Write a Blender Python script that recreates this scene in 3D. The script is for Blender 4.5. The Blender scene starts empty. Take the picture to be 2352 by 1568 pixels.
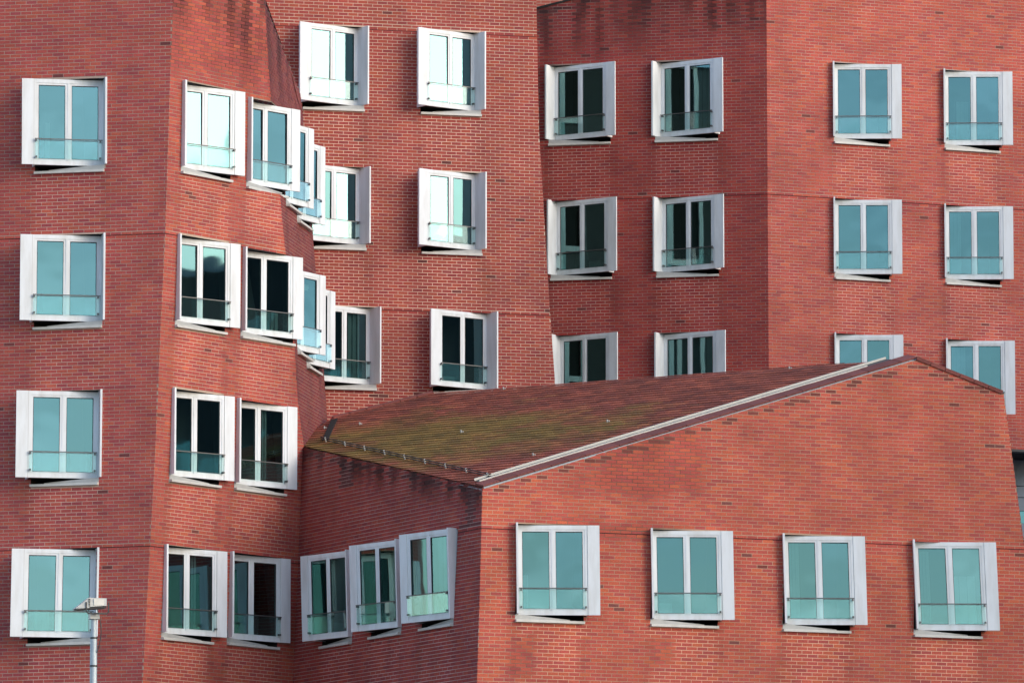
import bpy, math, random
from mathutils import Vector, noise
random.seed(7)
R = math.radians
scene = bpy.context.scene

# ------------------------------------------------------------------ camera, sky, sun, exposure
FPX, CX, CY = 15120.0, 1176.0, 784.0           # focal length and centre of the 2352 x 1568 survey grid
PITCH = R(7.5); CAM = Vector((0, 0, 1.7))
cam_d = bpy.data.cameras.new('camera'); cam = bpy.data.objects.new('camera', cam_d)
scene.collection.objects.link(cam); scene.camera = cam
cam.location = CAM; cam.rotation_euler = (R(90) + PITCH, 0, 0)
cam_d.sensor_width = 36.0; cam_d.lens = 36.0 * FPX / 2352.0
cam_d.clip_start = 1.0; cam_d.clip_end = 3000.0

SUN_AZ, SUN_EL = R(58), R(20.5)                  # azimuth from the camera's back (-Y) towards +X
sun_vec = Vector((math.sin(SUN_AZ) * math.cos(SUN_EL), -math.cos(SUN_AZ) * math.cos(SUN_EL), math.sin(SUN_EL)))
world = bpy.data.worlds.new('World'); scene.world = world; world.use_nodes = True
wt = world.node_tree; wt.nodes.clear()
wo = wt.nodes.new('ShaderNodeOutputWorld'); wb = wt.nodes.new('ShaderNodeBackground')
sky = wt.nodes.new('ShaderNodeTexSky'); sky.sky_type = 'NISHITA'; sky.sun_disc = False
sky.sun_elevation = SUN_EL; sky.sun_rotation = math.atan2(sun_vec.x, sun_vec.y)
sky.air_density = 1.0; sky.dust_density = 1.3; sky.ozone_density = 2.2
wtc = wt.nodes.new('ShaderNodeTexCoord'); wmp = wt.nodes.new('ShaderNodeMapping')
wmp.inputs['Scale'].default_value = (1.0, 1.0, 4.0)
wn = wt.nodes.new('ShaderNodeTexNoise'); wn.inputs['Scale'].default_value = 11; wn.inputs['Detail'].default_value = 9; wn.inputs['Roughness'].default_value = .6
wr = wt.nodes.new('ShaderNodeValToRGB'); wr.color_ramp.elements[0].position = .44; wr.color_ramp.elements[1].position = .68
wmx = wt.nodes.new('ShaderNodeMixRGB'); wmx.inputs['Color2'].default_value = (7.2, 7.7, 8.8, 1)
wt.links.new(wtc.outputs['Generated'], wmp.inputs['Vector']); wt.links.new(wmp.outputs['Vector'], wn.inputs['Vector'])
wt.links.new(wn.outputs['Fac'], wr.inputs['Fac']); wt.links.new(wr.outputs['Color'], wmx.inputs['Fac'])
wad = wt.nodes.new('ShaderNodeMixRGB'); wad.blend_type = 'ADD'; wad.inputs['Fac'].default_value = 1; wad.inputs['Color2'].default_value = (2.6, 2.9, 3.4, 1)
wt.links.new(sky.outputs['Color'], wad.inputs['Color1']); wt.links.new(wad.outputs['Color'], wmx.inputs['Color2'])   # clouds: brighter towards the sun, as the sky is
wt.links.new(sky.outputs['Color'], wmx.inputs['Color1']); wt.links.new(wmx.outputs['Color'], wb.inputs['Color'])
wb.inputs['Strength'].default_value = .15
wt.links.new(wb.outputs['Background'], wo.inputs['Surface'])
sl = bpy.data.lights.new('sun', 'SUN'); sl.energy = 0.90; sl.angle = R(38); sl.color = (1.0, .88, .73)
so = bpy.data.objects.new('sun', sl); scene.collection.objects.link(so)
so.rotation_euler = (-sun_vec).to_track_quat('-Z', 'Y').to_euler()
vs = scene.view_settings; vs.view_transform = 'Standard'; vs.look = 'None'; vs.gamma = 1.0; vs.use_curve_mapping = False
vs.exposure = 0.72

# ------------------------------------------------------------------ survey: from the grid to metres
CP, SP = math.cos(PITCH), math.sin(PITCH)
def ray(px, py):
    u = (px - CX) / FPX; v = (CY - py) / FPX
    return Vector((u, CP - v * SP, SP + v * CP))
def at(px, py, Y):
    d = ray(px, py); return CAM + d * (Y / d.y)
def pix(p):
    q = p - CAM; dep = q.y * CP + q.z * SP; up = q.z * CP - q.y * SP
    return CX + FPX * q.x / dep, CY - FPX * up / dep
class Edge:                                     # an upright corner line: plan position as a function of height
    def __init__(s, pts): s.p = sorted([Vector(p) for p in pts], key=lambda p: p.z)
    def xy(s, z):
        p = s.p
        if len(p) == 1: return p[0].x, p[0].y
        i = 0
        while i < len(p) - 2 and z > p[i + 1].z: i += 1
        a, b = p[i], p[i + 1]; t = (z - a.z) / (b.z - a.z); t = max(-.6, min(1.6, t)) if len(p) > 2 else t
        return a.x + (b.x - a.x) * t, a.y + (b.y - a.y) * t
def edge_px(l): return Edge([at(*q) for q in l])
def edge_along(e, phi, l):                      # from edge e, wall direction phi (degrees), to the given grid points
    out = []
    for k, (px, py) in enumerate(l):
        ph = R(phi[k] if isinstance(phi, (list, tuple)) else phi); d = ray(px, py); Y = e.p[0].y
        for _ in range(12):
            p = CAM + d * (Y / d.y); ex, ey = e.xy(p.z)
            # (ex + c*t) / (ey + s*t) = d.x/d.y
            m = d.x / d.y; t = (m * ey - ex) / (math.cos(ph) - m * math.sin(ph)); Y = ey + t * math.sin(ph)
        out.append(CAM + d * (Y / d.y))
    return Edge(out)
class Wall:
    def __init__(s, edges, mult=(1, 1, 1), mort=(.40, .30, .235), seed=0, dirt=.5):
        s.e = edges; s.mult = mult; s.mort = mort; s.seed = seed; s.dirt = dirt; s.open = []; s.joints = []; s.tops = None; s.cache = {}; s.sills = []; s.topdirt = 0; s.dark = []; s.clean = 1.0; s.facet = None; s.patch = []; s.streak = 0
    def curve(s, z):
        k = round(z, 4)
        c = s.cache.get(k)
        if c is None:
            pts = [e.xy(z) for e in s.e]; cum = [0]
            for a, b in zip(pts, pts[1:]): cum.append(cum[-1] + math.hypot(b[0] - a[0], b[1] - a[1]))
            c = s.cache[k] = (pts, cum)
        return c
    def length(s, z): return s.curve(z)[1][-1]
    def P(s, u, z, off=0):
        pts, cum = s.curve(z); i = 0
        while i < len(pts) - 2 and u > cum[i + 1]: i += 1
        a, b = pts[i], pts[i + 1]; L = max(cum[i + 1] - cum[i], 1e-6); t = (u - cum[i]) / L
        dx, dy = (b[0] - a[0]) / L, (b[1] - a[1]) / L
        return Vector((a[0] + (b[0] - a[0]) * t + dy * off, a[1] + (b[1] - a[1]) * t - dx * off, z))
    def sd(s, p):                               # signed distance in plan, positive outside; and u
        pts, cum = s.curve(p.z); best = None
        for i in range(len(pts) - 1):
            a, b = pts[i], pts[i + 1]; L = cum[i + 1] - cum[i]
            if L < 1e-4: continue
            dx, dy = (b[0] - a[0]) / L, (b[1] - a[1]) / L
            t = (p.x - a[0]) * dx + (p.y - a[1]) * dy
            if i > 0: t = max(0, t)
            if i < len(pts) - 2: t = min(L, t)
            n = (p.x - a[0]) * dy - (p.y - a[1]) * dx
            d = math.hypot(p.x - a[0] - dx * t, p.y - a[1] - dy * t)
            if best is None or d < best[0] - 1e-6: best = (d, d if n > 0 else -d, cum[i] + t)
        return best[1], best[2]
    def hit(s, px, py, off=0.0, y0=125, y1=190):
        d = ray(px, py); Y = y0; step = .25; prev = None
        while Y < y1:
            v = s.sd(CAM + d * (Y / d.y))[0] - off
            if prev is not None and prev > 0 and v <= 0: break
            prev = v; Y += step
        a, b = Y - step, Y
        for _ in range(30):
            m = (a + b) / 2
            if s.sd(CAM + d * (m / d.y))[0] - off > 0: a = m
            else: b = m
        return CAM + d * (a / d.y)
    def zmax(s, u):
        if not s.tops: return 1e9
        t = s.tops
        if u <= t[0][0]: i = 0
        elif u >= t[-1][0]: i = len(t) - 2
        else:
            i = 0
            while u > t[i + 1][0]: i += 1
        a, b = t[i], t[i + 1]
        return a[1] + (b[1] - a[1]) * (u - a[0]) / (b[0] - a[0])

# ------------------------------------------------------------------ materials
def newmat(name):
    m = bpy.data.materials.new(name); m.use_nodes = True; nt = m.node_tree
    return m, nt, nt.nodes['Principled BSDF']
def nd(nt, t, **kw):
    n = nt.nodes.new(t)
    for k, v in kw.items():
        if k in n.inputs: n.inputs[k].default_value = v
        else: setattr(n, k, v)
    return n
def mat_attr(name, rough=.85, nscale=60, namt=.25, bump=.15, big=.16):
    m, nt, b = newmat(name)
    a = nd(nt, 'ShaderNodeAttribute', attribute_name='col')
    g = nd(nt, 'ShaderNodeNewGeometry')
    n = nd(nt, 'ShaderNodeTexNoise', Scale=nscale, Detail=4)
    n2 = nd(nt, 'ShaderNodeTexNoise', Scale=1.1, Detail=5)
    nt.links.new(g.outputs['Position'], n.inputs['Vector']); nt.links.new(g.outputs['Position'], n2.inputs['Vector'])
    mr = nd(nt, 'ShaderNodeMapRange'); mr.inputs[1].default_value = .3; mr.inputs[2].default_value = .7; mr.inputs[3].default_value = 1 - namt; mr.inputs[4].default_value = 1 + namt
    mr2 = nd(nt, 'ShaderNodeMapRange'); mr2.inputs[1].default_value = .3; mr2.inputs[2].default_value = .7; mr2.inputs[3].default_value = 1 - big; mr2.inputs[4].default_value = 1 + big
    nt.links.new(n.outputs['Fac'], mr.inputs[0]); nt.links.new(n2.outputs['Fac'], mr2.inputs[0])
    mu = nd(nt, 'ShaderNodeMath', operation='MULTIPLY'); nt.links.new(mr.outputs[0], mu.inputs[0]); nt.links.new(mr2.outputs[0], mu.inputs[1])
    v = nd(nt, 'ShaderNodeVectorMath', operation='SCALE')
    nt.links.new(a.outputs['Color'], v.inputs[0]); nt.links.new(mu.outputs[0], v.inputs['Scale'])
    nt.links.new(v.outputs[0], b.inputs['Base Color'])
    b.inputs['Roughness'].default_value = rough
    bp = nd(nt, 'ShaderNodeBump', Strength=bump, Distance=.004)
    nt.links.new(n.outputs['Fac'], bp.inputs['Height']); nt.links.new(bp.outputs['Normal'], b.inputs['Normal'])
    return m
def mat_plain(name, col, rough=.5, metal=0, nscale=8, namt=.08, streak=False, dirtcol=None):
    m, nt, b = newmat(name)
    g = nd(nt, 'ShaderNodeNewGeometry'); mp = nd(nt, 'ShaderNodeMapping')
    mp.inputs['Scale'].default_value = (1, 1, .18) if streak else (1, 1, 1)
    n = nd(nt, 'ShaderNodeTexNoise', Scale=nscale, Detail=5, Roughness=.6)
    nt.links.new(g.outputs['Position'], mp.inputs[0]); nt.links.new(mp.outputs[0], n.inputs['Vector'])
    mr = nd(nt, 'ShaderNodeMapRange'); mr.inputs[1].default_value = .42; mr.inputs[2].default_value = .75; mr.inputs[3].default_value = 0; mr.inputs[4].default_value = namt * 4
    mr.clamp = True
    nt.links.new(n.outputs['Fac'], mr.inputs[0])
    mx = nd(nt, 'ShaderNodeMixRGB'); mx.inputs[1].default_value = (*col, 1); mx.inputs[2].default_value = (*(dirtcol or [c * .6 for c in col]), 1)
    nt.links.new(mr.outputs[0], mx.inputs[0]); nt.links.new(mx.outputs[0], b.inputs['Base Color'])
    b.inputs['Roughness'].default_value = rough; b.inputs['Metallic'].default_value = metal
    return m
M = {}
M['brick'] = mat_attr('brick_clay')
M['mortar'] = mat_attr('mortar', .95, 90, .2, .2)
M['tile'] = mat_attr('roof_tile_clay', .8, 40, .3, .2)
M['white'] = mat_plain('white_coated_metal', (.76, .785, .80), .6, 0, 5, .11, True, (.46, .44, .40))
M['sillm'] = mat_plain('sill_metal', (.58, .57, .53), .45, 0, 6, .1, False, (.34, .32, .28))
M['apron'] = mat_plain('apron_metal', (.42, .42, .40), .5, 0, 7, .12)
M['dark'] = mat_plain('dark_metal', (.025, .026, .028), .45)
M['void'] = mat_plain('dark_cavity', (.012, .011, .01), .9)
M['steel'] = mat_plain('rail_steel', (.13, .13, .13), .35, .6)
M['galv'] = mat_plain('galvanised_steel', (.42, .48, .52), .5, .35, 26, .12, False, (.22, .27, .31))
M['lamp'] = mat_plain('lamp_housing_paint', (.48, .48, .45), .4, 0, 14, .1)
M['room'] = mat_plain('room_lining', (.10, .10, .10), .9, 0, 3, .1)
M['blind'] = mat_plain('blind_fabric', (.50, .52, .50), .9, 0, 3, .1)
M['panelg'] = mat_plain('grey_cladding', (.30, .34, .39), .45, .2, 2, .1)
M['chan'] = mat_plain('channel_metal', (.66, .64, .58), .4, 0, 9, .08)
M['greywall'] = mat_plain('dark_reflected_wall', (.045, .045, .045), .8, 0, 2, .1)
M['ground'] = mat_plain('quay_paving', (.16, .155, .15), .9, 0, .3, .15)
def mat_backwall():
    m, nt, b = newmat('rear_brickwork')
    g = nd(nt, 'ShaderNodeNewGeometry'); mp = nd(nt, 'ShaderNodeMapping'); mp.inputs['Rotation'].default_value = (R(90), 0, 0)
    br = nd(nt, 'ShaderNodeTexBrick'); br.inputs['Color1'].default_value = (.36, .08, .055, 1); br.inputs['Color2'].default_value = (.30, .065, .05, 1); br.inputs['Mortar'].default_value = (.38, .28, .22, 1)
    br.inputs['Scale'].default_value = 1; br.inputs['Brick Width'].default_value = .24; br.inputs['Row Height'].default_value = .0775; br.inputs['Mortar Size'].default_value = .006
    sx = nd(nt, 'ShaderNodeSeparateXYZ'); cx = nd(nt, 'ShaderNodeCombineXYZ'); ad = nd(nt, 'ShaderNodeMath', operation='ADD')
    nt.links.new(g.outputs['Position'], sx.inputs[0]); nt.links.new(sx.outputs['X'], ad.inputs[0]); nt.links.new(sx.outputs['Y'], ad.inputs[1])
    nt.links.new(ad.outputs[0], cx.inputs['X']); nt.links.new(sx.outputs['Z'], cx.inputs['Y']); nt.links.new(cx.outputs[0], br.inputs['Vector'])
    nt.links.new(br.outputs['Color'], b.inputs['Base Color']); b.inputs['Roughness'].default_value = .9
    return m
M['backwall'] = mat_backwall()
def mat_glass(name, tint, refl0, trans, wav=.0015, wscale=1.6, haze=0.0, top=1.0):
    m = bpy.data.materials.new(name); m.use_nodes = True; nt = m.node_tree; nt.nodes.clear()
    o = nd(nt, 'ShaderNodeOutputMaterial')
    gl = nd(nt, 'ShaderNodeBsdfGlossy', Roughness=.02); gl.inputs['Color'].default_value = (*tint, 1)
    tr = nd(nt, 'ShaderNodeBsdfTransparent'); tr.inputs['Color'].default_value = (*trans, 1)
    lw = nd(nt, 'ShaderNodeLayerWeight', Blend=.25)
    mr = nd(nt, 'ShaderNodeMapRange'); mr.inputs[3].default_value = refl0; mr.inputs[4].default_value = top
    nt.links.new(lw.outputs['Fresnel'], mr.inputs[0])
    mx = nd(nt, 'ShaderNodeMixShader')
    nt.links.new(mr.outputs[0], mx.inputs[0]); nt.links.new(tr.outputs[0], mx.inputs[1]); nt.links.new(gl.outputs[0], mx.inputs[2])
    g = nd(nt, 'ShaderNodeNewGeometry'); n = nd(nt, 'ShaderNodeTexNoise', Scale=wscale, Detail=1)
    nt.links.new(g.outputs['Position'], n.inputs['Vector'])
    bp = nd(nt, 'ShaderNodeBump', Strength=1.0, Distance=wav); nt.links.new(n.outputs['Fac'], bp.inputs['Height'])
    nt.links.new(bp.outputs['Normal'], gl.inputs['Normal'])
    last = mx
    if haze:
        df = nd(nt, 'ShaderNodeBsdfDiffuse'); df.inputs['Color'].default_value = (.55, .80, .78, 1)
        m2 = nd(nt, 'ShaderNodeMixShader'); m2.inputs[0].default_value = haze
        nt.links.new(mx.outputs[0], m2.inputs[1]); nt.links.new(df.outputs[0], m2.inputs[2]); last = m2
    nt.links.new(last.outputs[0], o.inputs['Surface'])
    return m
M['pane'] = mat_glass('window_glass', (.31, .60, .62), .33, (.36, .52, .52), .0022, 1.1)
M['rail'] = mat_glass('railing_glass', (.75, .95, .95), .055, (.90, .98, .975), .003, 1.3, .008, .35)

# ------------------------------------------------------------------ mesh helpers
def link(o, parent=None):
    scene.collection.objects.link(o)
    if parent: o.parent = parent
    return o
def mesh_obj(name, vs_, fs, mat, parent=None, cols=None, kind=None):
    me = bpy.data.meshes.new(name); me.from_pydata([tuple(v) for v in vs_], [], fs)
    if cols:
        at_ = me.attributes.new('col', 'FLOAT_COLOR', 'POINT')
        at_.data.foreach_set('color', [c for q in cols for c in (q[0], q[1], q[2], 1)])
    me.materials.append(M[mat] if isinstance(mat, str) else mat); me.update()
    o = link(bpy.data.objects.new(name, me), parent)
    if kind: o['kind'] = kind
    return o
def empty(name, loc, label, cat, group=None):
    o = link(bpy.data.objects.new(name, None)); o.location = (0, 0, 0); o['label'] = label; o['category'] = cat
    o.empty_display_size = .5
    if group: o['group'] = group
    return o
class MB:
    def __init__(s): s.v = []; s.f = []
    def box(s, fr, a0, a1, b0, b1, c0, c1):
        n = len(s.v)
        for c in (c0, c1):
            for a, b in ((a0, b0), (a1, b0), (a1, b1), (a0, b1)): s.v.append(fr(a, b, c))
        s.f += [tuple(n + i for i in q) for q in ((0, 3, 2, 1), (4, 5, 6, 7), (0, 1, 5, 4), (1, 2, 6, 5), (2, 3, 7, 6), (3, 0, 4, 7))]
    def hexa(s, p):
        n = len(s.v); s.v += p
        s.f += [tuple(n + i for i in q) for q in ((0, 3, 2, 1), (4, 5, 6, 7), (0, 1, 5, 4), (1, 2, 6, 5), (2, 3, 7, 6), (3, 0, 4, 7))]
    def tube(s, a, b, r0, r1=None, n=10, caps=True):
        r1 = r0 if r1 is None else r1; d = (b - a).normalized(); x = d.orthogonal().normalized(); y = d.cross(x); k = len(s.v)
        for p, r in ((a, r0), (b, r1)):
            for i in range(n):
                t = 2 * math.pi * i / n; s.v.append(p + x * (r * math.cos(t)) + y * (r * math.sin(t)))
        for i in range(n): j = (i + 1) % n; s.f.append((k + i, k + j, k + n + j, k + n + i))
        if caps: s.f += [tuple(k + i for i in reversed(range(n))), tuple(k + n + i for i in range(n))]
    def build(s, name, mat, parent=None): return mesh_obj(name, s.v, s.f, mat, parent)
def clip(poly, a, b, c):                        # keep a*x + b*y <= c
    out = []
    for i in range(len(poly)):
        p, q = poly[i], poly[(i + 1) % len(poly)]
        dp = a * p[0] + b * p[1] - c; dq = a * q[0] + b * q[1] - c
        if dp <= 0: out.append(p)
        if (dp < 0 < dq) or (dq < 0 < dp):
            t = dp / (dp - dq); out.append((p[0] + (q[0] - p[0]) * t, p[1] + (q[1] - p[1]) * t))
    return out
def area2(p): return abs(sum(p[i][0] * p[(i + 1) % len(p)][1] - p[(i + 1) % len(p)][0] * p[i][1] for i in range(len(p)))) / 2
def pn(x, y, z=0): return noise.noise(Vector((x, y, z)))

# ------------------------------------------------------------------ brickwork
CH, BL, JT = .0775, .24, .0135
PAL = [((.435, .074, .052), .42), ((.46, .085, .049), .20), ((.40, .065, .053), .24), ((.35, .058, .054), .10), ((.485, .097, .050), .04)]
def pick(rnd):
    t = rnd.random()
    for c, w in PAL:
        if t < w: return c
        t -= w
    return PAL[0][0]
def stain_shade(w, u, z):                             # (brick factor, mortar factor): weathering with a shape of its own, plus the folded facet's shade
    n = pn(u * .55 + w.seed * 7.3, z * .42, w.seed) * .5 + pn(u * 1.9, z * .55 + w.seed, 3.1) * .35
    dirty = w.dirt + n * .55
    fb, clean = 1.0, 0.0
    for (u0, u1, zb) in w.sills:
        d = zb - z
        if 0 < d < 2.2:
            f = 1 - d / 2.2
            if u0 < u < u1: clean = max(clean, min(1, 1.5 * f))
            for e in (u0, u1):
                k = abs(u - e) / .16
                if k < 1: dirty += .5 * (1 - k) * f; fb *= 1 - .22 * (1 - k) * f
    clean *= w.clean
    dirty = max(0, min(1, dirty * (1 - .9 * clean)))
    fm = 1.22 + .2 * clean - .62 * dirty
    fb *= 1 - .10 * dirty
    if w.facet and u > w.curve(z)[1][1]: fm *= .55  # folded facet: mortar darkened for dirt and for its shade
    for (pu, pz_, ru, rz) in w.patch:
        k = max(abs(u - pu) / ru, abs(z - pz_) / rz) + .35 * pn(u * 2.3, z * 2.3, 5.5)
        if k < 1: fm *= 1 - .62 * min(1, (1 - k) * 3.5); fb *= .97
    if w.topdirt:
        d = w.zmax(u) - z if w.tops else w.ztop - z
        if d < w.topdirt:
            g = 1 - d / w.topdirt
            s_ = pn(u * 3.1, z * .25, 9.7 + w.seed) + .35 * pn(u * 9, z * 1.2, 2.2)
            k = max(0, min(1, (s_ + .18 + .35 * max(0, g - .45)) * 2.0)) * min(1, g * 1.8)
            if w.streak:
                c_ = (u + .06 * pn(z * 1.1, u * .5, 1.7)) / w.streak; j = math.floor(c_); wd = .10 + .10 * abs(pn(j * 3.7, 2.2))
                ln_ = .35 + .65 * abs(pn(j * 1.9, 7.7)) * 2
                s2 = math.exp(-((c_ - j - .5) / wd) ** 2) * max(0, min(1, (ln_ - (1 - g)) * 3)) * (.65 + .6 * pn(u * 4, z * 6, 3.3))
                k = max(k, min(1, max(0, s2) * 1.25)); fb *= 1 - .22 * g
            fm *= 1 - .95 * k; fb *= 1 - .62 * k * min(1, g * 1.6)
    return fb, fm
def lay_bricks(w, zlo, zhi, bias=0.0, deep=.010):
    """every brick of wall w as (front polygon in 3-D, back polygon, colour, whole)"""
    rnd = random.Random(100 + w.seed); out = []
    i0, i1 = int(math.floor(zlo / CH)), int(math.ceil(zhi / CH))
    for i in range(i0, i1):
        z0 = i * CH; z1 = z0 + CH - JT; zm = (z0 + z1) / 2
        for jz in w.joints:
            if z0 - JT < jz <= z1: z0 += .005; z1 -= .006
        L = w.length(zm); k0 = -1
        u = -(BL * (.5 if i % 2 else 0)) - w.seed * .05 - BL + .012 * pn(i * .7, w.seed)
        cum_ = w.curve(zm)[1]; spans = [(a_, b_) for a_, b_ in zip(cum_, cum_[1:]) if b_ - a_ > .01]
        for (ua, ub, za, zb) in w.open:
            if min(z1, zb) - max(z0, za) > .025:
                ns = []
                for a, b in spans:
                    if ub <= a or ua >= b: ns.append((a, b)); continue
                    if a < ua: ns.append((a, ua))
                    if ub < b: ns.append((ub, b))
                spans = ns
        while u < L:
            a, b = u, u + BL - JT; u += BL
            for sa, sb in spans:
                aa, bb = max(a, sa), min(b, sb)
                if bb - aa < .018: continue
                whole = bb - aa > BL - JT - .002
                um = (aa + bb) / 2
                poly = [(aa, z0), (bb, z0), (bb, z1), (aa, z1)]
                mark = False
                if w.tops:
                    za, zb2 = w.zmax(aa), w.zmax(bb)
                    if min(za, zb2) < z0 and max(za, zb2) < z0: continue
                    if min(za, zb2) < z1:
                        sl_ = (zb2 - za) / (bb - aa); poly = clip(poly, -sl_, 1, za - sl_ * aa); whole = False
                        if len(poly) < 3 or area2(poly) < 2e-4: continue
                    tm = w.zmax(um) - zm
                    if CH * 1.05 < tm < CH * 2.2 and whole and hash((i * 7 + int(um / BL) * 3 + w.seed)) % 3 != 0: mark = True
                c = pick(rnd); f = rnd.uniform(.93, 1.07)
                if rnd.random() < .0045 or mark: c = (.175, .038, .032); f = rnd.uniform(.85, 1.2)
                for (du, dz, ru, rz) in w.dark:
                    if abs(um - du) < ru and abs(zm - dz) < rz: c = (.17, .045, .042)
                fb, _ = stain_shade(w, um, zm)
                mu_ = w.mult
                if w.facet and um > cum_[1]: mu_ = w.facet  # brick tint of the folded facet, its shade included
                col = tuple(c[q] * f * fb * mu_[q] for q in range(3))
                off = rnd.uniform(-.002, .004)
                fr = [w.P(p[0], p[1], off) for p in poly]; bk = [w.P(p[0], p[1], off - deep) for p in poly]
                out.append((fr, bk, col, whole))
    return out
def brick_faces(n, k, base):
    return [tuple(range(base, base + k))] + [(base + q, base + k + q, base + k + (q + 1) % k, base + (q + 1) % k) for q in range(k)]
def mortar_mesh(w, zlo, zhi, parent, zbot=None):
    us = set(); zs = set()
    Lm = max(w.length(z) for z in (zlo, (zlo + zhi) / 2, zhi))
    n = int(Lm / .20) + 1
    tl = sorted(set([k / n for k in range(n + 1)]))
    nz = int((zhi - zlo) / .155) + 1
    zl = [zlo + (zhi - zlo) * k / nz for k in range(nz + 1)]
    for (ua, ub, za, zb) in w.open: zl += [za, zb]
    zl = sorted(set(round(z, 4) for z in zl))
    V, F, C = [], [], []
    if zbot is not None: zl = [zbot] + zl
    for r in range(len(zl) - 1):
        z0, z1 = zl[r], zl[r + 1]; zm = (z0 + z1) / 2
        if z1 - z0 < 1e-4: continue
        L = w.length(zm); cuts = [t * L for t in tl]; holes = []
        for (ua, ub, za, zb) in w.open:
            if za - 1e-4 <= z0 and z1 <= zb + 1e-4: cuts += [ua, ub]; holes.append((ua, ub))
        pts, cum = w.curve(zm); cuts += cum
        cuts = sorted(set(round(c, 4) for c in cuts if -1e-4 <= c <= L + 1e-4))
        for a, b in zip(cuts, cuts[1:]):
            if b - a < 1e-3: continue
            um = (a + b) / 2
            if any(h0 < um < h1 for h0, h1 in holes): continue
            L0, L1 = w.length(z0) / L, w.length(z1) / L
            poly = [(a, z0), (b, z0), (b, z1), (a, z1)]
            if w.tops:
                za, zb2 = w.zmax(a), w.zmax(b)
                if max(za, zb2) < z0: continue
                if min(za, zb2) < z1:
                    s_ = (zb2 - za) / (b - a); poly = clip(poly, -s_, 1, za - s_ * a)
                    if len(poly) < 3: continue
            k = len(V)
            for p in poly:
                uu = p[0]
                V.append(w.P(uu, p[1], -.0035))
                fm = stain_shade(w, uu, p[1])[1]; C.append(tuple(w.mort[q] * fm for q in range(3)))
            F.append(tuple(range(k, k + len(poly))))
    return mesh_obj('wall', V, F, 'mortar', parent, C)
def brick_building(root, walls, region):
    """mortar walls, the 300 bricks that show largest as parts of their own, the rest as one part"""
    allb = []
    for w, zlo, zhi, zbot in walls:
        wo_ = mortar_mesh(w, zlo, zhi, root, zbot)
        for b in lay_bricks(w, zlo, zhi): allb.append((b, wo_))
        for jz in w.joints:
            z0 = math.floor(jz / CH) * CH; L = w.length(z0); runs = [(0.0, L)]
            for o in w.open:
                if o[2] < z0 < o[3]:
                    runs = [r for a, b in runs for r in ((a, min(b, o[0])), (max(a, o[1]), b)) if r[1] - r[0] > .02]
            for a, b in runs:
                n = max(1, int((b - a) / .4)); V_ = []
                for q in range(n + 1):
                    u = a + (b - a) * q / n; V_ += [w.P(u, z0 - JT - .006, -.002), w.P(u, z0 + .005, -.002)]
                mesh_obj('expansion_joint', V_, [(2 * q, 2 * q + 2, 2 * q + 3, 2 * q + 1) for q in range(n)], 'void', wo_)
    sc = []
    for idx, ((fr, bk, col, whole), _) in enumerate(allb):
        if not whole: continue
        c = sum(fr, Vector()) / len(fr); px, py = pix(c)
        if not region(px, py): continue
        q = [pix(p) for p in fr]; sc.append((-area2(q), idx))
    sc.sort(); top = set(i for _, i in sc[:300])
    V, F, C = [], [], []
    for idx, ((fr, bk, col, whole), wo_) in enumerate(allb):
        k = len(fr)
        if idx in top:
            mesh_obj('brick', fr + bk, brick_faces(0, k, 0), 'brick', wo_, [col] * (2 * k)); continue
        b0 = len(V); V += fr + bk; F += brick_faces(0, k, b0); C += [col] * (2 * k)
    mesh_obj('brickwork', V, F, 'brick', root, C, 'stuff')

# ------------------------------------------------------------------ the projecting window
WIN_LOG = []
CURTAINS = {'F3': ((.10, .22, .05, .95),), 'F4': ((.75, .5, .06, .62), (.12, .2, .05, .9)), 'F1': ((.1, .12, .05, .45),), 'L1': ((1.1, .1, .05, .5),), 'L3': ((.2, .35, .05, .3),),
            'R12': ((.30, .3, .05, .6),), 'R22': ((.12, .28, .05, .95),), 'R32': ((.12, .35, .3, .95),), 'S12': ((.8, .14, .05, .95),), 'S22': ((.9, .3, .05, .3),), 'S32': ((.15, .22, .05, .95), (.85, .2, .05, .95)),
            'D12': ((.85, .4, .05, .95),), 'D32': ((.1, 1.2, .2, .95),), 'G3': ((.10, .5, .05, .95), (.8, .5, .05, .95)), 'L4': ((.9, .3, .05, .3),), 'M31': ((.2, .4, .05, .95),), 'S41': ((.85, .2, .05, .95),)}
wrnd = random.Random(5)
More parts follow.
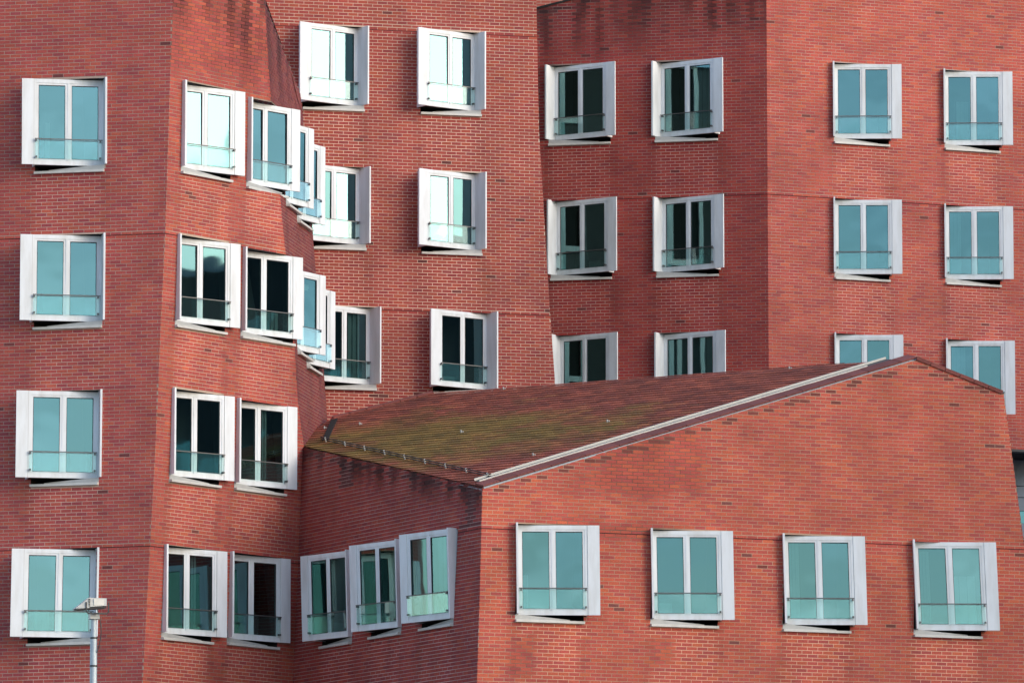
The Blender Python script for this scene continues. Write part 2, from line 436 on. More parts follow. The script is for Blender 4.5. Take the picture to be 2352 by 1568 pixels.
def window(root, w, tag, side, xf, xs, yt, yb, psi, W=None, H=None, proud=.17, fin=.40, lean=0.0, tilt=0.0, swing=None, room=.10, fin_taper=0, sill=True, open_hi=1.42):
    """side +1: the swung-out end is on the right; xf fin edge, xs swung-out end, yt/yb top and bottom there"""
    ym = (yt + (yb if yb else yt + 190)) / 2
    n = Vector((math.sin(R(psi)), -math.cos(R(psi)), 0)); d = Vector((math.cos(R(psi)), math.sin(R(psi)), 0)) * side
    if swing is None:
        Fp = w.hit(xf, ym, proud); V0 = Fp - n * fin
        if xs is not None:
            q = ray(xs, ym); m = q.x / q.y; t = (m * V0.y - V0.x) / (d.x - m * d.y); Wc = t
        else: Wc = W or 1.70
        if W is None: W = Wc
    else:
        W = W or 1.70; S = w.hit(xs, ym, swing); V0 = S - d * W; Wc = W
    S = V0 + d * W
    zt = at(xs if xs is not None else pix(S)[0], yt, S.y).z
    zb = at(xs if xs is not None else pix(S)[0], yb, S.y).z if yb else zt - 1.84
    if H: zb = zt - H
    H = zt - zb; sx = W / 1.70
    WIN_LOG.append((tag, round(Wc, 2), round(H, 2), round(w.sd(Vector((S.x, S.y, (zt + zb) / 2)))[0], 2)))
    O = Vector((V0.x, V0.y, zb)); up = Vector((0, 0, 1)) + d * lean + n * tilt
    def fr(a, b, c): return O + d * (a * sx) + n * b + up * c
    hs = H / 1.84
    A = [0, .095, .655, .79, 1.35, 1.445, 1.70]
    m = MB()
    m.box(fr, 0, 1.445, -.07, 0, H - .085, H); m.box(fr, 0, 1.445, -.07, 0, 0, .085)
    m.box(fr, 0, .05, -.07, -.001, .085, H - .085); m.box(fr, 1.395, 1.445, -.07, -.001, .085, H - .085); m.box(fr, .70, .745, -.07, -.001, .085, H - .085)
    for a0, a1 in ((.05, .70), (.745, 1.395)):                      # two sashes, set a little back
        m.box(fr, a0, a1, -.06, -.012, H - .13, H - .085); m.box(fr, a0, a1, -.06, -.012, .085, .13)
        m.box(fr, a0, a0 + .045, -.06, -.012, .13, H - .13); m.box(fr, a1 - .045, a1, -.06, -.012, .13, H - .13)
    m.box(fr, 1.41, 1.444, -.95, -.071, .0, H - .002)                # cheek that returns to the wall
    m.box(fr, 0, 1.409, -.95, -.071, H - .02, H - .003)              # top board
    win = m.build('window', 'white', root)
    m = MB(); m.box(fr, 1.4517, 1.70, -.03, .012, 0, H); m.build('cladding_panel', 'white', win)
    m = MB()
    if fin_taper:
        m.hexa([fr(-.04, -.3, -.02), fr(0, -.3, -.02), fr(0, fin - fin_taper, -.02), fr(-.04, fin - fin_taper, -.02),
                fr(-.04, -.3, H + .03), fr(0, -.3, H + .03), fr(0, fin, H + .03), fr(-.04, fin, H + .03)])
    else: m.box(fr, -.04, 0, -.3, fin, .0, H + .02)
    m.build('side_fin', 'white', win)
    m = MB(); m.box(fr, .0, 1.409, -.95, -.072, .005, .02); m.build('soffit', 'void', win)  # underside board coloured black to stand for its shade
    for a0, a1 in ((.095, .655), (.79, 1.35)):
        m = MB(); ta, tb = wrnd.uniform(-.006, .006), wrnd.uniform(-.007, .007)
        b = -.035; c0, c1 = .128, H - .128
        p = [fr(a0 - .002, b - ta - tb, c0), fr(a1 + .002, b + ta - tb, c0), fr(a1 + .002, b + ta + tb, c1), fr(a0 - .002, b - ta + tb, c1)]
        if side < 0: p.reverse()
        m.v = p; m.f = [(0, 1, 2, 3)]; m.build('pane', 'pane', win)
    m = MB()                                                        # dark rubber seals round the panes and along the panel
    for a0, a1 in ((.095, .655), (.79, 1.35)):
        c0, c1 = .13, H - .13
        m.box(fr, a0, a0 + .009, -.034, -.014, c0, c1); m.box(fr, a1 - .011, a1, -.034, -.014, c0, c1)
        m.box(fr, a0 + .009, a1 - .011, -.034, -.014, c1 - .016, c1); m.box(fr, a0 + .009, a1 - .011, -.034, -.014, c0, c0 + .008)
    m.build('pane_seal', 'dark', win)
    m = MB(); m.box(fr, 1.4452, 1.4515, -.03, .001, .01, H - .01); m.build('panel_seal', 'apron', win)
    for (ca, cw, c_lo, c_hi) in CURTAINS.get(tag, ()):
        m = MB(); n_ = 6
        for q in range(n_):
            m.box(fr, ca + cw * q / n_, ca + cw * (q + .96) / n_, -.16 - .03 * (q % 2), -.14 - .03 * (q % 2), c_lo * H, c_hi * H)
        m.build('curtain', 'blind', win)
    # the lit-from-outside room behind the glass
    m = MB(); a0, a1, b0, b1, c0, c1 = .03, 1.40, -.93, -.075, .03, H - .03
    q = [fr(a0, b1, c0), fr(a1, b1, c0), fr(a1, b0, c0), fr(a0, b0, c0), fr(a0, b1, c1), fr(a1, b1, c1), fr(a1, b0, c1), fr(a0, b0, c1)]
    m.v = q; m.f = [(0, 1, 2, 3), (4, 7, 6, 5), (0, 3, 7, 4), (1, 5, 6, 2), (3, 2, 6, 7)]
    m.build('room_lining', 'room', win)
    if wrnd.random() < .35:
        m = MB(); a = wrnd.choice((.15, .8)); h = wrnd.uniform(.1, .35); m.box(fr, a, a + wrnd.uniform(.15, .4), -.45, -.2, .03, .13 + h); m.build('window_seat_box', 'blind', win)
    m = MB(); m.box(fr, .03, 1.42, .05, .060, .13 * hs, .535 * hs); m.build('railing_glass', 'rail', win)
    m = MB(); m.box(fr, .015, 1.435, .043, .068, .536 * hs, .556 * hs); m.build('handrail', 'steel', win)
    for a in (.045, 1.385):
        for c in (.14, .495):
            m = MB(); m.box(fr, a, a + .035, .0, .075, c * hs, c * hs + .04); m.build('bracket', 'steel', win)
    # opening in the wall, sill that follows the wall
    pf = w.sd(fr(-.04, fin * .5, H / 2))[1]; zc = (zt + zb) / 2
    ps = w.sd(fr(open_hi, -.25, H / 2))[1]
    u0, u1 = min(pf, ps), max(pf, ps)
    w.open.append((u0, u1, zb - .16, zt + .015)); w.sills.append((u0, u1, zb - .16))
    if sill:
        def wf(a, b, c): return w.P(u0 + (u1 - u0) * a, c, b)
        m = MB(); m.box(wf, 0, 1, -.03, .085, zb - .165, zb - .112); sl_o = m.build('sill', 'sillm', win)
        e0, e1 = (0, 1) if side > 0 else (1, 0)
        h0, h1 = zb - .01, zb - .111
        k = .80 if side > 0 else .20
        m = MB(); zl = zb - .111
        a0, a1 = (0.0, .8) if side > 0 else (.2, 1.0)
        l0, l1 = (zb - .0, zb - .085) if side > 0 else (zb - .085, zb - .0)
        m.hexa([wf(a0, -.04, zl), wf(a1, -.04, zl), wf(a1, .004, zl), wf(a0, .004, zl), wf(a0, -.04, l0), wf(a1, -.04, l1), wf(a1, .004, l1), wf(a0, .004, l0)])
        m.build('apron', 'apron', win)
    m = MB()
    def wf2(a, b, c): return w.P(u0 + (u1 - u0) * a, c, b)
    q = [wf2(0, -.01, zb - .16), wf2(1, -.01, zb - .16), wf2(1, -.01, zt + .015), wf2(0, -.01, zt + .015), wf2(0, -1.0, zb - .16), wf2(1, -1.0, zb - .16), wf2(1, -1.0, zt + .015), wf2(0, -1.0, zt + .015)]
    m.v = q; m.f = [(4, 5, 6, 7), (0, 1, 5, 4), (1, 2, 6, 5), (2, 3, 7, 6), (3, 0, 4, 7)]
    m.build('reveal', 'void', win)
    return win
def zat(w, px, py): return w.hit(px, py).z
def closing(name, root, pts, z0, z1, mat='backwall'):
    """plain walls and a flat top behind the faces in view"""
    V, F = [], []
    for a, b in zip(pts, pts[1:]):
        k = len(V); V += [Vector((a[0], a[1], z0)), Vector((b[0], b[1], z0)), Vector((b[0], b[1], z1)), Vector((a[0], a[1], z1))]; F.append((k, k + 1, k + 2, k + 3))
    mesh_obj(name, V, F, mat, root)
def flat_cap(name, root, pts, z, mat='panelg'):
    mesh_obj(name, [Vector((p[0], p[1], z)) for p in pts], [tuple(range(len(pts)))], mat, root)

# ------------------------------------------------------------------ ground
g = mesh_obj('ground', [(-900, -600, 0), (900, -600, 0), (900, 1200, 0), (-900, 1200, 0)], [(0, 1, 2, 3)], 'ground'); g['kind'] = 'structure'

# ------------------------------------------------------------------ left tower
TZ = 29.0
C1 = edge_px([(x, y, 140.0) for x, y in ((401, -60), (397, 0), (392, 132), (379.5, 533), (369, 747), (356.5, 1034), (341, 1317), (327, 1568), (322, 1650))])
A0 = Edge([at(-130, -60, 140.98), at(-130, 1650, 141.55)])
K = edge_along(C1, 52, [(603, -60), (607, 0), (620, 200), (645, 470), (676, 784), (684, 919), (698, 1024), (716, 1317), (732, 1650)])
E_ = edge_along(K, [82, 82, 82, 82, 80, 80, 80, 80, 80], [(606, -60), (611, 14), (652, 120), (690, 215), (712, 430), (720, 560), (740, 800), (750, 940), (760, 1100)])
WL = Wall([A0, C1], (.97, .97, 1.12), (.42, .31, .25), 1, .38)
WS = Wall([C1, K, E_], (.97, 1, 1), (.40, .30, .23), 2, .62)
WL.ztop = WS.ztop = TZ
tower = empty('brick_building', (0, 0, 0), 'red brick tower at the left edge, with a flat front and a folded side wall', 'building')
for tag, xl, xr, yt, yb, ln in (('L1', 51, 242.3, 180, 376.8, -.006), ('L2', 46.1, 237.3, 537.6, 734.4, 0), ('L3', 36.3, 229.4, 895.9, 1095, .004), ('L4', 24, 220.6, 1258.6, 1460.8, .012)):
    window(tower, WL, tag, -1, xr, xl, yt, yb, 10.7, lean=-ln, proud=.10)
for tag, xf, xs, yt, yb in (('S11', 429, 562.2, 212.2, 404.4), ('S21', 417, 551.5, 561.3, 753.5), ('S31', 404.5, 538, 910.7, 1104.5), ('S41', 386.5, 521, 1266.5, 1463.2)):
    window(tower, WS, tag, 1, xf, xs, yt, yb, 39, proud=.14)
for tag, xf, xs, yt, yb in (('S12', 581, 688.5, 253.4, 441), ('S22', 568, 694.8, 592.2, 780.1), ('S32', 554, 682, 935.1, 1124.6), ('S42', 538, 666.6, 1283.5, 1476.2)):
    window(tower, WS, tag, 1, xf, xs, yt, yb, 42 if tag != 'S12' else 47, proud=.14)
for tag, xs, yt, yb, ps in (('S13', 720, 297.4, 480, 61), ('S14', 746, 338.6, 517.6, 63), ('S23', 747, 634.1, 816, 59), ('S24', 769, 670.4, 848.4, 63)):
    window(tower, WS, tag, 1, None, xs, yt, yb, ps, swing=.36, W=1.60, fin=.02)
for w, p1, p2 in ((WL, (300, 535), (300, 1253)), (WS, (430, 552), (460, 1268))):
    w.joints = [zat(w, *p1), zat(w, *p2)]
WS.joints = WL.joints[:]
zlo, zhi = at(300, 1640, 140).z, at(300, -50, 140).z
p = WS.hit(500, 90); WS.patch.append((WS.sd(p)[1], p.z, 2.2, 1.0)); WS.facet = (.46, .44, .62); WS.topdirt = 3.0; WS.ztop = zhi + .3  # facet: dark tint carrying dirt and the shade of the fold
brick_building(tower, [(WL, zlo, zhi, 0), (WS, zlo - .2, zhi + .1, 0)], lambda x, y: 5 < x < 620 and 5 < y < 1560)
ex = E_.xy(zlo); a0 = A0.xy(zlo); c0_ = C1.xy(zhi); k0 = K.xy(zhi); e0 = E_.xy(zhi)
zs_ = [0, zlo] + [zlo + (zhi - zlo) * q / 16 for q in range(1, 17)]; V_ = []
for z_ in zs_:
    e_ = E_.xy(z_); V_ += [Vector((e_[0], e_[1], z_)), Vector((e_[0] - 2.2, ex[1] + 6, z_))]
mesh_obj('rear_wall', V_, [(2 * q, 2 * q + 1, 2 * q + 3, 2 * q + 2) for q in range(len(zs_) - 1)], 'backwall', tower)
closing('rear_wall', tower, [(ex[0] - 2.6, ex[1] + 6), (a0[0] - 6, ex[1] + 6), (a0[0] - 6, a0[1] + .6), (a0[0] + .05, a0[1] + .012)], 0, zhi)
flat_cap('roof', tower, [A0.xy(zhi), C1.xy(zhi), K.xy(zhi), E_.xy(zhi), (a0[0] - 6, ex[1] + 6), (a0[0] - 6, a0[1])], zhi)

# ------------------------------------------------------------------ middle tower
mc = at(1040, 500, 155.4); MCe = Edge([mc])
M1 = edge_along(MCe, 14, [(1231, -60), (1232, 0), (1238, 300), (1250, 500), (1262, 700), (1275, 880), (1288, 1050)])
M0 = edge_along(MCe, 14, [(520, -60), (520, 1050)])
WM = Wall([M0, M1], (.74, .70, .74), (.50, .38, .30), 3, .22)
mid = empty('brick_building', (0, 0, 0), 'middle red brick tower behind the left tower, its windows turned to the right', 'building')
for tag, xf, xs, yt, yb in (('M11', 844.8, 688.9, 49.4, 228.1), ('M12', 1113.4, 960.8, 62.6, 239.6), ('M22', 1115.1, 962.5, 386.3, 561), ('M32', 1141.5, 989.8, 708.3, 883)):
    window(mid, WM, tag, -1, xf, xs, yt, yb, 37, proud=.20, fin=.42)
for tag, xf, yt, yb in (('M21', 848.7, 373, 548), ('M31', 872.8, 696, 871)):
    window(mid, WM, tag, -1, xf, None, yt, yb, 37, W=1.72, proud=.20, fin=.42)
WM.joints = [zat(WM, 1200, 77), zat(WM, 1200, 718)]
zlo, zhi = at(1040, 1010, 155.4).z, at(1040, -50, 155.4).z
WM.ztop = zhi
brick_building(mid, [(WM, zlo, zhi, 0)], lambda x, y: 780 < x < 1225 and 5 < y < 860)
a, b = M1.xy(zlo), M0.xy(zlo); t = M1.xy(zhi)
closing('rear_wall', mid, [(t[0] - .25, t[1] + .02), (t[0] - 1.0, t[1] + 14)], 0, zhi, 'greywall')  # unseen side wall, coloured dark to darken the panes that mirror it
closing('rear_wall', mid, [(t[0] - 1.0, t[1] + 14), (b[0] - 1, t[1] + 14), (b[0], b[1])], 0, zhi)
# windows of the hidden side, seen only mirrored in the panes of the rear wing
def sidef(a, b, c): return Vector((t[0] - .25 - .75 * a / 14 + b, t[1] + a, c))
for zz in (22.6, 25.9, 29.2):
    for aa in (4.6, 6.7, 8.8):
        m = MB()
        for q in ((aa, aa + .12, zz, zz + 1.7), (aa + 1.3, aa + 1.42, zz, zz + 1.7), (aa + .64, aa + .78, zz, zz + 1.7), (aa, aa + 1.42, zz + 1.7, zz + 1.84), (aa, aa + 1.42, zz - .14, zz)):
            m.box(sidef, q[0], q[1], .0, .10, q[2], q[3])
        wo2 = m.build('window', 'white', mid)
        m = MB(); m.box(sidef, aa + .12, aa + 1.3, .0, .03, zz, zz + 1.7); m.build('pane', 'void', wo2)
flat_cap('roof', mid, [M0.xy(zhi), M1.xy(zhi), (t[0] - 1.0, t[1] + 14), (b[0] - 1, t[1] + 14)], zhi)

# ------------------------------------------------------------------ right rear wing
DR = edge_px([(1760, -60, 162.6), (1766, 900, 162.6)])
D0 = edge_along(DR, -12, [(1150, -60), (1150, 1000)])
R1 = edge_along(DR, 21.5, [(2470, -60), (2470, 1100)])
WD = Wall([D0, DR], (.70, .43, .52), (.38, .26, .22), 4, .72)  # left face: tint darkened for soot and for its shade
WR = Wall([DR, R1], (1.0, 1.0, 1.0), (.45, .30, .24), 5, .46)
wing = empty('brick_building', (0, 0, 0), 'rear red brick wing at upper right, its sooty left face meeting a lighter right face', 'building')
for tag, xf, xs, yt, yb in (('D11', 1254.7, 1412.6, 140.8, 309.9), ('D12', 1499.3, 1659.8, 131.9, 302), ('D21', 1259.3, 1415.9, 451.6, 621), ('D22', 1502.6, 1661.8, 445, 614), ('D31', 1268, 1418, 762, None), ('D32', 1506, 1666, 757, None)):
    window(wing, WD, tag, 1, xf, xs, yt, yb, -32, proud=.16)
for tag, xf, xs, yt, yb in (('R11', 1917.2, 2071.1, 147.7, 318.1), ('R12', 2171.7, 2326, 164.8, 333), ('R21', 1918.8, 2072, 458.9, 629), ('R22', 2173.6, 2327.6, 474, 641), ('R31', 1921.2, 2075.3, 768.7, None), ('R32', 2177.5, 2331.6, 782.3, 951)):
    window(wing, WR, tag, 1, xf, xs, yt, yb, -1, proud=.16)
zj = zat(WR, 1800, 446); WR.joints = [zj, zj + 6.67]; WD.joints = [zj]
zlo, zhi = at(1766, 1000, 162.6).z, at(1766, -60, 162.6).z
pa, pb = WD.hit(1232, 22), WD.hit(1290, 7)
ua, ub = WD.sd(pa)[1], WD.sd(pb)[1]
sl0 = (pb.z - pa.z) / (ub - ua)
WD.tops = [(ua - 3, pa.z - 3 * sl0), (ub + 1.3, pb.z + 1.3 * sl0), (ub + 20, pb.z + 1.3 * sl0 + .2)]
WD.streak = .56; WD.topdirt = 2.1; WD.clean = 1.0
zsoff = zat(WR, 2336, 1031)
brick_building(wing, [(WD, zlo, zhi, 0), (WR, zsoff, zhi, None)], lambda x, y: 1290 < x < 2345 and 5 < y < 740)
r1 = R1.xy(zsoff); dr = DR.xy(zsoff); d0 = D0.xy(zlo)
flat_cap('soffit', wing, [(dr[0], dr[1]), (r1[0], r1[1] + .02), (r1[0], r1[1] + 3.4), (dr[0], dr[1] + 3.4)], zsoff + .004, 'void')
m = MB(); m.hexa([WR.P(0, zsoff - .06, .004), WR.P(WR.length(zsoff), zsoff - .06, .004), WR.P(WR.length(zsoff), zsoff - .06, -.3), WR.P(0, zsoff - .06, -.3),
                  WR.P(0, zsoff, .004), WR.P(WR.length(zsoff), zsoff, .004), WR.P(WR.length(zsoff), zsoff, -.3), WR.P(0, zsoff, -.3)])
m.build('edge_beam', 'dark', wing)
closing('rear_wall', wing, [(r1[0], r1[1] + .02), (r1[0] - .3, r1[1] + 12), (d0[0], r1[1] + 12), (d0[0], d0[1] + .02)], zsoff, zhi)
# a lighter set-back storey shows above the sloping edge of the sooty face
def sb(a, b, c): return Vector((a, b, c))
pz = at(1300, 40, 170)
m = MB(); m.box(sb, pz.x - 3, pz.x + 5, 170, 174, pz.z - 1.5, pz.z + 6); m.build('setback_storey', 'backwall', wing)
cv = MB()
q0, q1 = WD.sd(WD.hit(1225, 24))[1], ub + 1.3
cv.hexa([WD.P(q0, WD.zmax(q0), .03), WD.P(q1, WD.zmax(q1), .03), WD.P(q1, WD.zmax(q1), -.35), WD.P(q0, WD.zmax(q0), -.35),
         WD.P(q0, WD.zmax(q0) + .05, .03), WD.P(q1, WD.zmax(q1) + .05, .03), WD.P(q1, WD.zmax(q1) + .05, -.35), WD.P(q0, WD.zmax(q0) + .05, -.35)])
cv.build('coping', 'void', wing)

# ------------------------------------------------------------------ front wing with the tiled roof
F0 = edge_px([(1108, 1121.7, 136.3), (1105.7, 1204.5, 136.3), (1101.6, 1374, 136.25), (1095.4, 1568, 136.2), (1092, 1650, 136.2)])
def on_side(px, py):                            # where the front wing meets the left tower's side wall
    d = ray(px, py); Y = 142
    for _ in range(12):
        z = CAM.z + d.z * Y / d.y; c, k = C1.xy(z), K.xy(z); m_ = d.x / d.y
        t = (m_ * c[1] - c[0]) / ((k[0] - c[0]) - m_ * (k[1] - c[1])); Y = c[1] + (k[1] - c[1]) * t
    return CAM + d * (Y / d.y)
G0 = Edge([on_side(*q) for q in ((695.8, 1024), (685.4, 1271), (673, 1568), (669, 1650))])
F1e = edge_along(F0, 21, [(2293, 820), (2305, 904), (2351.5, 1245), (2396, 1568), (2408, 1650)])
WG = Wall([G0, F0], (.76, .60, .66), (.40, .30, .27), 6, .35)  # left face: its shade is put into the darker tint
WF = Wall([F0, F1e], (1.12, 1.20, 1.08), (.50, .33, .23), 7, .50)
front = empty('brick_building', (0, 0, 0), 'low red brick wing in front, under a sloping roof of mossy red tiles', 'building')
for tag, xf, xs, yt, yb, ln in (('F1', 1191.9, 1378.8, 1206, 1412, .01), ('F2', 1502.9, 1687.0, 1218.8, 1422.7, .015), ('F3', 1807.9, 1992, 1231, 1434.3, .024), ('F4', 2110, 2296, 1244.7, 1447, .038)):
    window(front, WF, tag, 1, xf, xs, yt, yb, 2.0, lean=-ln, proud=.20)
for tag, xf, xs, yt, yb in (('G1', 797, 695.8, 1277.8, 1472.4), ('G2', 911, 807.6, 1253.4, 1450.9), ('G3', 1031, 922.7, 1228.5, 1431.4)):
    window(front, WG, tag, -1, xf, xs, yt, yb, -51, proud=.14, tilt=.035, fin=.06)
zj = zat(WF, 1150, 1211); WF.joints = [zj]; WG.joints = [zj]
def on_wall(w, px, py): p = w.hit(px, py); return p, w.sd(p)[1]
P1, u1_ = on_wall(WF, 1112, 1120.5); u1_ = 0; P1 = Vector((*F0.xy(at(1108, 1120, 136.3).z), at(1108, 1120, 136.3).z))
P3, u3_ = on_wall(WF, 2106, 826); P4, u4_ = on_wall(WF, 2304, 905)
P2 = on_side(696.4, 1027)
WF.tops = [(0, P1.z), (u3_, P3.z), (u4_ + .05, P4.z)]
WG.tops = [(0, P2.z), (WG.length(P1.z), P1.z)]
WG.topdirt = .7; WF.topdirt = 0
WG.dark = [(WG.length(17) - .45, zat(WG, 1085, 1150), .18, .5), (2.2, zat(WG, 820, 1085), .3, .3), (WG.length(16) - .6, zat(WG, 1060, 1205), .5, .04)]
for (x, y) in ((1385, 1348), (1418, 1398), (1405, 1390), (1340, 1382), (1710, 1278), (1660, 1155), (2118, 963), (2285, 1022), (2290, 1400), (1690, 1475)):
    p, u = on_wall(WF, x, y); WF.dark.append((u, p.z, .13, .035))
zlo = at(1200, 1645, 136.3).z
for (x, y, ru, rz) in ((1480, 1060, 1.5, .8), (1200, 1505, .3, .5), (1515, 1500, .3, .35), (1410, 1215, 1.6, .18)):
    p, u = on_wall(WF, x, y); WF.patch.append((u, p.z, ru, rz))
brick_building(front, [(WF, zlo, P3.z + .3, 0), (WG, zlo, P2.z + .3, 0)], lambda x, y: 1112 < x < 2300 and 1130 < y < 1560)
e4 = F1e.xy(P4.z); e5 = F1e.xy(zlo)
zs_ = [0, zlo] + [zlo + (P4.z - zlo) * q / 4 for q in range(1, 5)]; V_ = []
for z_ in zs_:
    e_ = F1e.xy(z_); V_ += [Vector((e_[0], e_[1], z_)), Vector((e_[0] - .8, e_[1] + 6, z_))]
mesh_obj('rear_wall', V_, [(2 * q, 2 * q + 1, 2 * q + 3, 2 * q + 2) for q in range(len(zs_) - 1)], 'backwall', front)
closing('rear_wall', front, [(e4[0] - .8, e4[1] + 6), (P2.x + .6, 147.2), (P2.x + .5, P2.y + .3)], 0, P4.z - .6)

# roof plane z = pa*x + pb*y + pc through the three corners
d2, d3 = P2 - P1, P3 - P1
nrm = d3.cross(d2).normalized()
if nrm.z < 0: nrm = -nrm
def on_roof(px, py):
    d = ray(px, py); t = (P1 - CAM).dot(nrm) / d.dot(nrm); return CAM + d * t
hor = Vector((0, 0, 1)).cross(nrm).normalized()          # level direction on the roof
if hor.x < 0: hor = -hor
asc = nrm.cross(hor).normalized()
if asc.z < 0: asc = -asc
def rf(a, b, c=0): return P1 + hor * a + asc * b + nrm * c
def uv(p): q = p - P1; return q.dot(hor), q.dot(asc)
ring = [on_roof(*q) for q in ((697, 1025), (1109, 1119), (2104, 824), (2080, 823), (1800, 845), (1500, 866), (1263, 884.5), (994, 903), (764, 960), (738, 970), (722, 990))]
RU = [uv(p) for p in ring]
roof = mesh_obj('roof', [rf(a, b, -.04) for a, b in RU] + [rf(a, b, -.22) for a, b in RU], [tuple(range(len(RU)))] + [(i, i + len(RU), (i + 1) % len(RU) + len(RU), (i + 1) % len(RU)) for i in range(len(RU))], 'dark', front)
def inside(p, poly):
    c = False
    for i in range(len(poly)):
        a, b = poly[i], poly[i - 1]
        if (a[1] > p[1]) != (b[1] > p[1]) and p[0] < (b[0] - a[0]) * (p[1] - a[1]) / (b[1] - a[1]) + a[0]: c = not c
    return c
def hull_clip(poly, ring_):
    # ring is nearly convex: clip against every edge (counter-clockwise)
    ar = sum(ring_[i][0] * ring_[(i + 1) % len(ring_)][1] - ring_[(i + 1) % len(ring_)][0] * ring_[i][1] for i in range(len(ring_)))
    rr = ring_ if ar > 0 else ring_[::-1]
    for i in range(len(rr)):
        a, b = rr[i], rr[(i + 1) % len(rr)]; nx, ny = b[1] - a[1], -(b[0] - a[0])
        poly = clip(poly, nx, ny, nx * a[0] + ny * a[1])
        if len(poly) < 3: return []
    return poly
core = [RU[i] for i in (0, 1, 2, 7, 8, 10)]
rake_d = (Vector((RU[2][0], RU[2][1], 0)) - Vector((RU[1][0], RU[1][1], 0))).normalized()
TW, TE = .30, .205
amin, amax = min(p[0] for p in RU), max(p[0] for p in RU); bmin, bmax = min(p[1] for p in RU), max(p[1] for p in RU)
trnd = random.Random(3); tiles = []
moss_c = uv(on_roof(985, 1012)); moss_c2 = uv(on_roof(880, 1040))
nb = int((bmax - bmin) / TE) + 2
for r_ in range(-1, nb):
    b0 = bmin + r_ * TE
    k0 = int(math.floor(amin / TW)) - 1; k1 = int(math.ceil(amax / TW)) + 1
    for k in range(k0, k1):
        a0 = k * TW + (TW / 2 if r_ % 2 else 0)
        q = [(a0 + .007, b0), (a0 + TW - .007, b0), (a0 + TW - .007, b0 + TE + .03), (a0 + .007, b0 + TE + .03)]
        q2 = hull_clip(q, core)
        if len(q2) < 3 or area2(q2) < .001: continue
        ca, cb = a0 + TW / 2, b0 + TE / 2
        p = rf(ca, cb); px, py = pix(p)
        base = trnd.choice(((.31, .077, .044), (.27, .067, .042), (.34, .086, .047), (.24, .06, .038)))
        dist = math.hypot((ca - moss_c[0]) / 6.4, (cb - moss_c[1]) / 2.9)
        ms = .98 - dist + .5 * pn(ca * .8, cb * .8, 4) + .25 * pn(ca * 2.5, cb * 2.5, 8) + trnd.uniform(-.12, .12)
        ms = max(0, min(.68, ms))
        mc_ = (.20, .165, .024); f = trnd.uniform(.78, 1.22)
        col = tuple((base[i] * (1 - ms) + mc_[i] * ms) * f for i in range(3))
        lift = trnd.uniform(0, .004)
        front_v, back_v = [], []
        for (a, b) in q2:
            h = .026 - .024 * (b - b0) / (TE + .03) + lift
            front_v.append(rf(a, b, h)); back_v.append(rf(a, b, h - .014))
        tiles.append((front_v, back_v, col, area2([pix(v) for v in front_v]), len(q2) == 4))
order = sorted(range(len(tiles)), key=lambda i: -tiles[i][3]); top = set(order[:300])
V, F, C = [], [], []
for i, (fv, bv, col, _, _) in enumerate(tiles):
    k = len(fv)
    if i in top: mesh_obj('roof_tile', fv + bv, brick_faces(0, k, 0), 'tile', roof, [col] * (2 * k)); continue
    b0 = len(V); V += fv + bv; F += brick_faces(0, k, b0); C += [col] * (2 * k)
mesh_obj('roof_tiling', V, F, 'tile', front, C, 'stuff')
def strip(pa_, pb_, w0, w1, h0, h1, name, mat, parent=roof):
    """a bar on the roof from pa_ to pb_, between offsets w0..w1 to its left and heights h0..h1"""
    a, b = uv(pa_), uv(pb_); dx, dy = b[0] - a[0], b[1] - a[1]; L = math.hypot(dx, dy); nx, ny = -dy / L, dx / L
    m = MB(); P_ = []
    for h in (h0, h1):
        for (q, w_) in ((a, w0), (b, w0), (b, w1), (a, w1)): P_.append(rf(q[0] + nx * w_, q[1] + ny * w_, h))
    m.hexa(P_); return m.build(name, mat, parent)
# rake: brick-red verge pieces, light double channel; eave: dark snow rail on posts
rk0, rk1 = on_roof(1109, 1119), on_roof(2106, 823.5)
n_v = 26
for i in range(n_v):
    a = rk0.lerp(rk1, i / n_v + .0006); b = rk0.lerp(rk1, (i + 1) / n_v - .0006)
    o = strip(a, b, -.03, .39, .02, .05 + .004 * (i % 2), 'verge_piece', 'tile')
    at_ = o.data.attributes.new('col', 'FLOAT_COLOR', 'POINT'); f = trnd.uniform(.85, 1.15)
    at_.data.foreach_set('color', [c for _ in range(len(o.data.vertices)) for c in (.20 * f, .055 * f, .045 * f, 1)])
c0, c1 = rk0.lerp(rk1, .012), rk0.lerp(rk1, .905); c2 = rk0.lerp(rk1, .962)
strip(c0, c1, .40, .43, .03, .075, 'channel', 'chan'); strip(c0, c2, .66, .682, .03, .08, 'channel', 'chan'); strip(c0, c2, .452, .658, .02, .035, 'channel_bed', 'dark')
strip(c1, c2, .40, .45, .03, .05, 'channel_end', 'dark')
strip(rk0, rk1, -.05, -.033, -.02, .012, 'drip_edge', 'galv')
ev0, ev1 = on_roof(1109, 1119), on_roof(697, 1025)
strip(ev0, ev1, .02, .04, -.05, -.03, 'drip_edge', 'galv')
sr0, sr1 = on_roof(1129, 1100), on_roof(738, 1014)
strip(sr0, sr1, -.02, .0, .045, .065, 'snow_rail', 'dark'); strip(sr0, sr1, -.02, .0, .095, .115, 'snow_rail', 'dark')
for i in range(9):
    p = sr0.lerp(sr1, .02 + .95 * i / 8); a, b = uv(p); m = MB(); m.box(rf, a - .010, a + .010, b - .012, b + .016, .02, .125); m.build('rail_post', 'sillm', roof)
vb0, vb1 = on_roof(748, 1013), on_roof(770, 965)
strip(vb0, vb1, -.06, .08, .01, .04, 'valley_gutter', 'void')
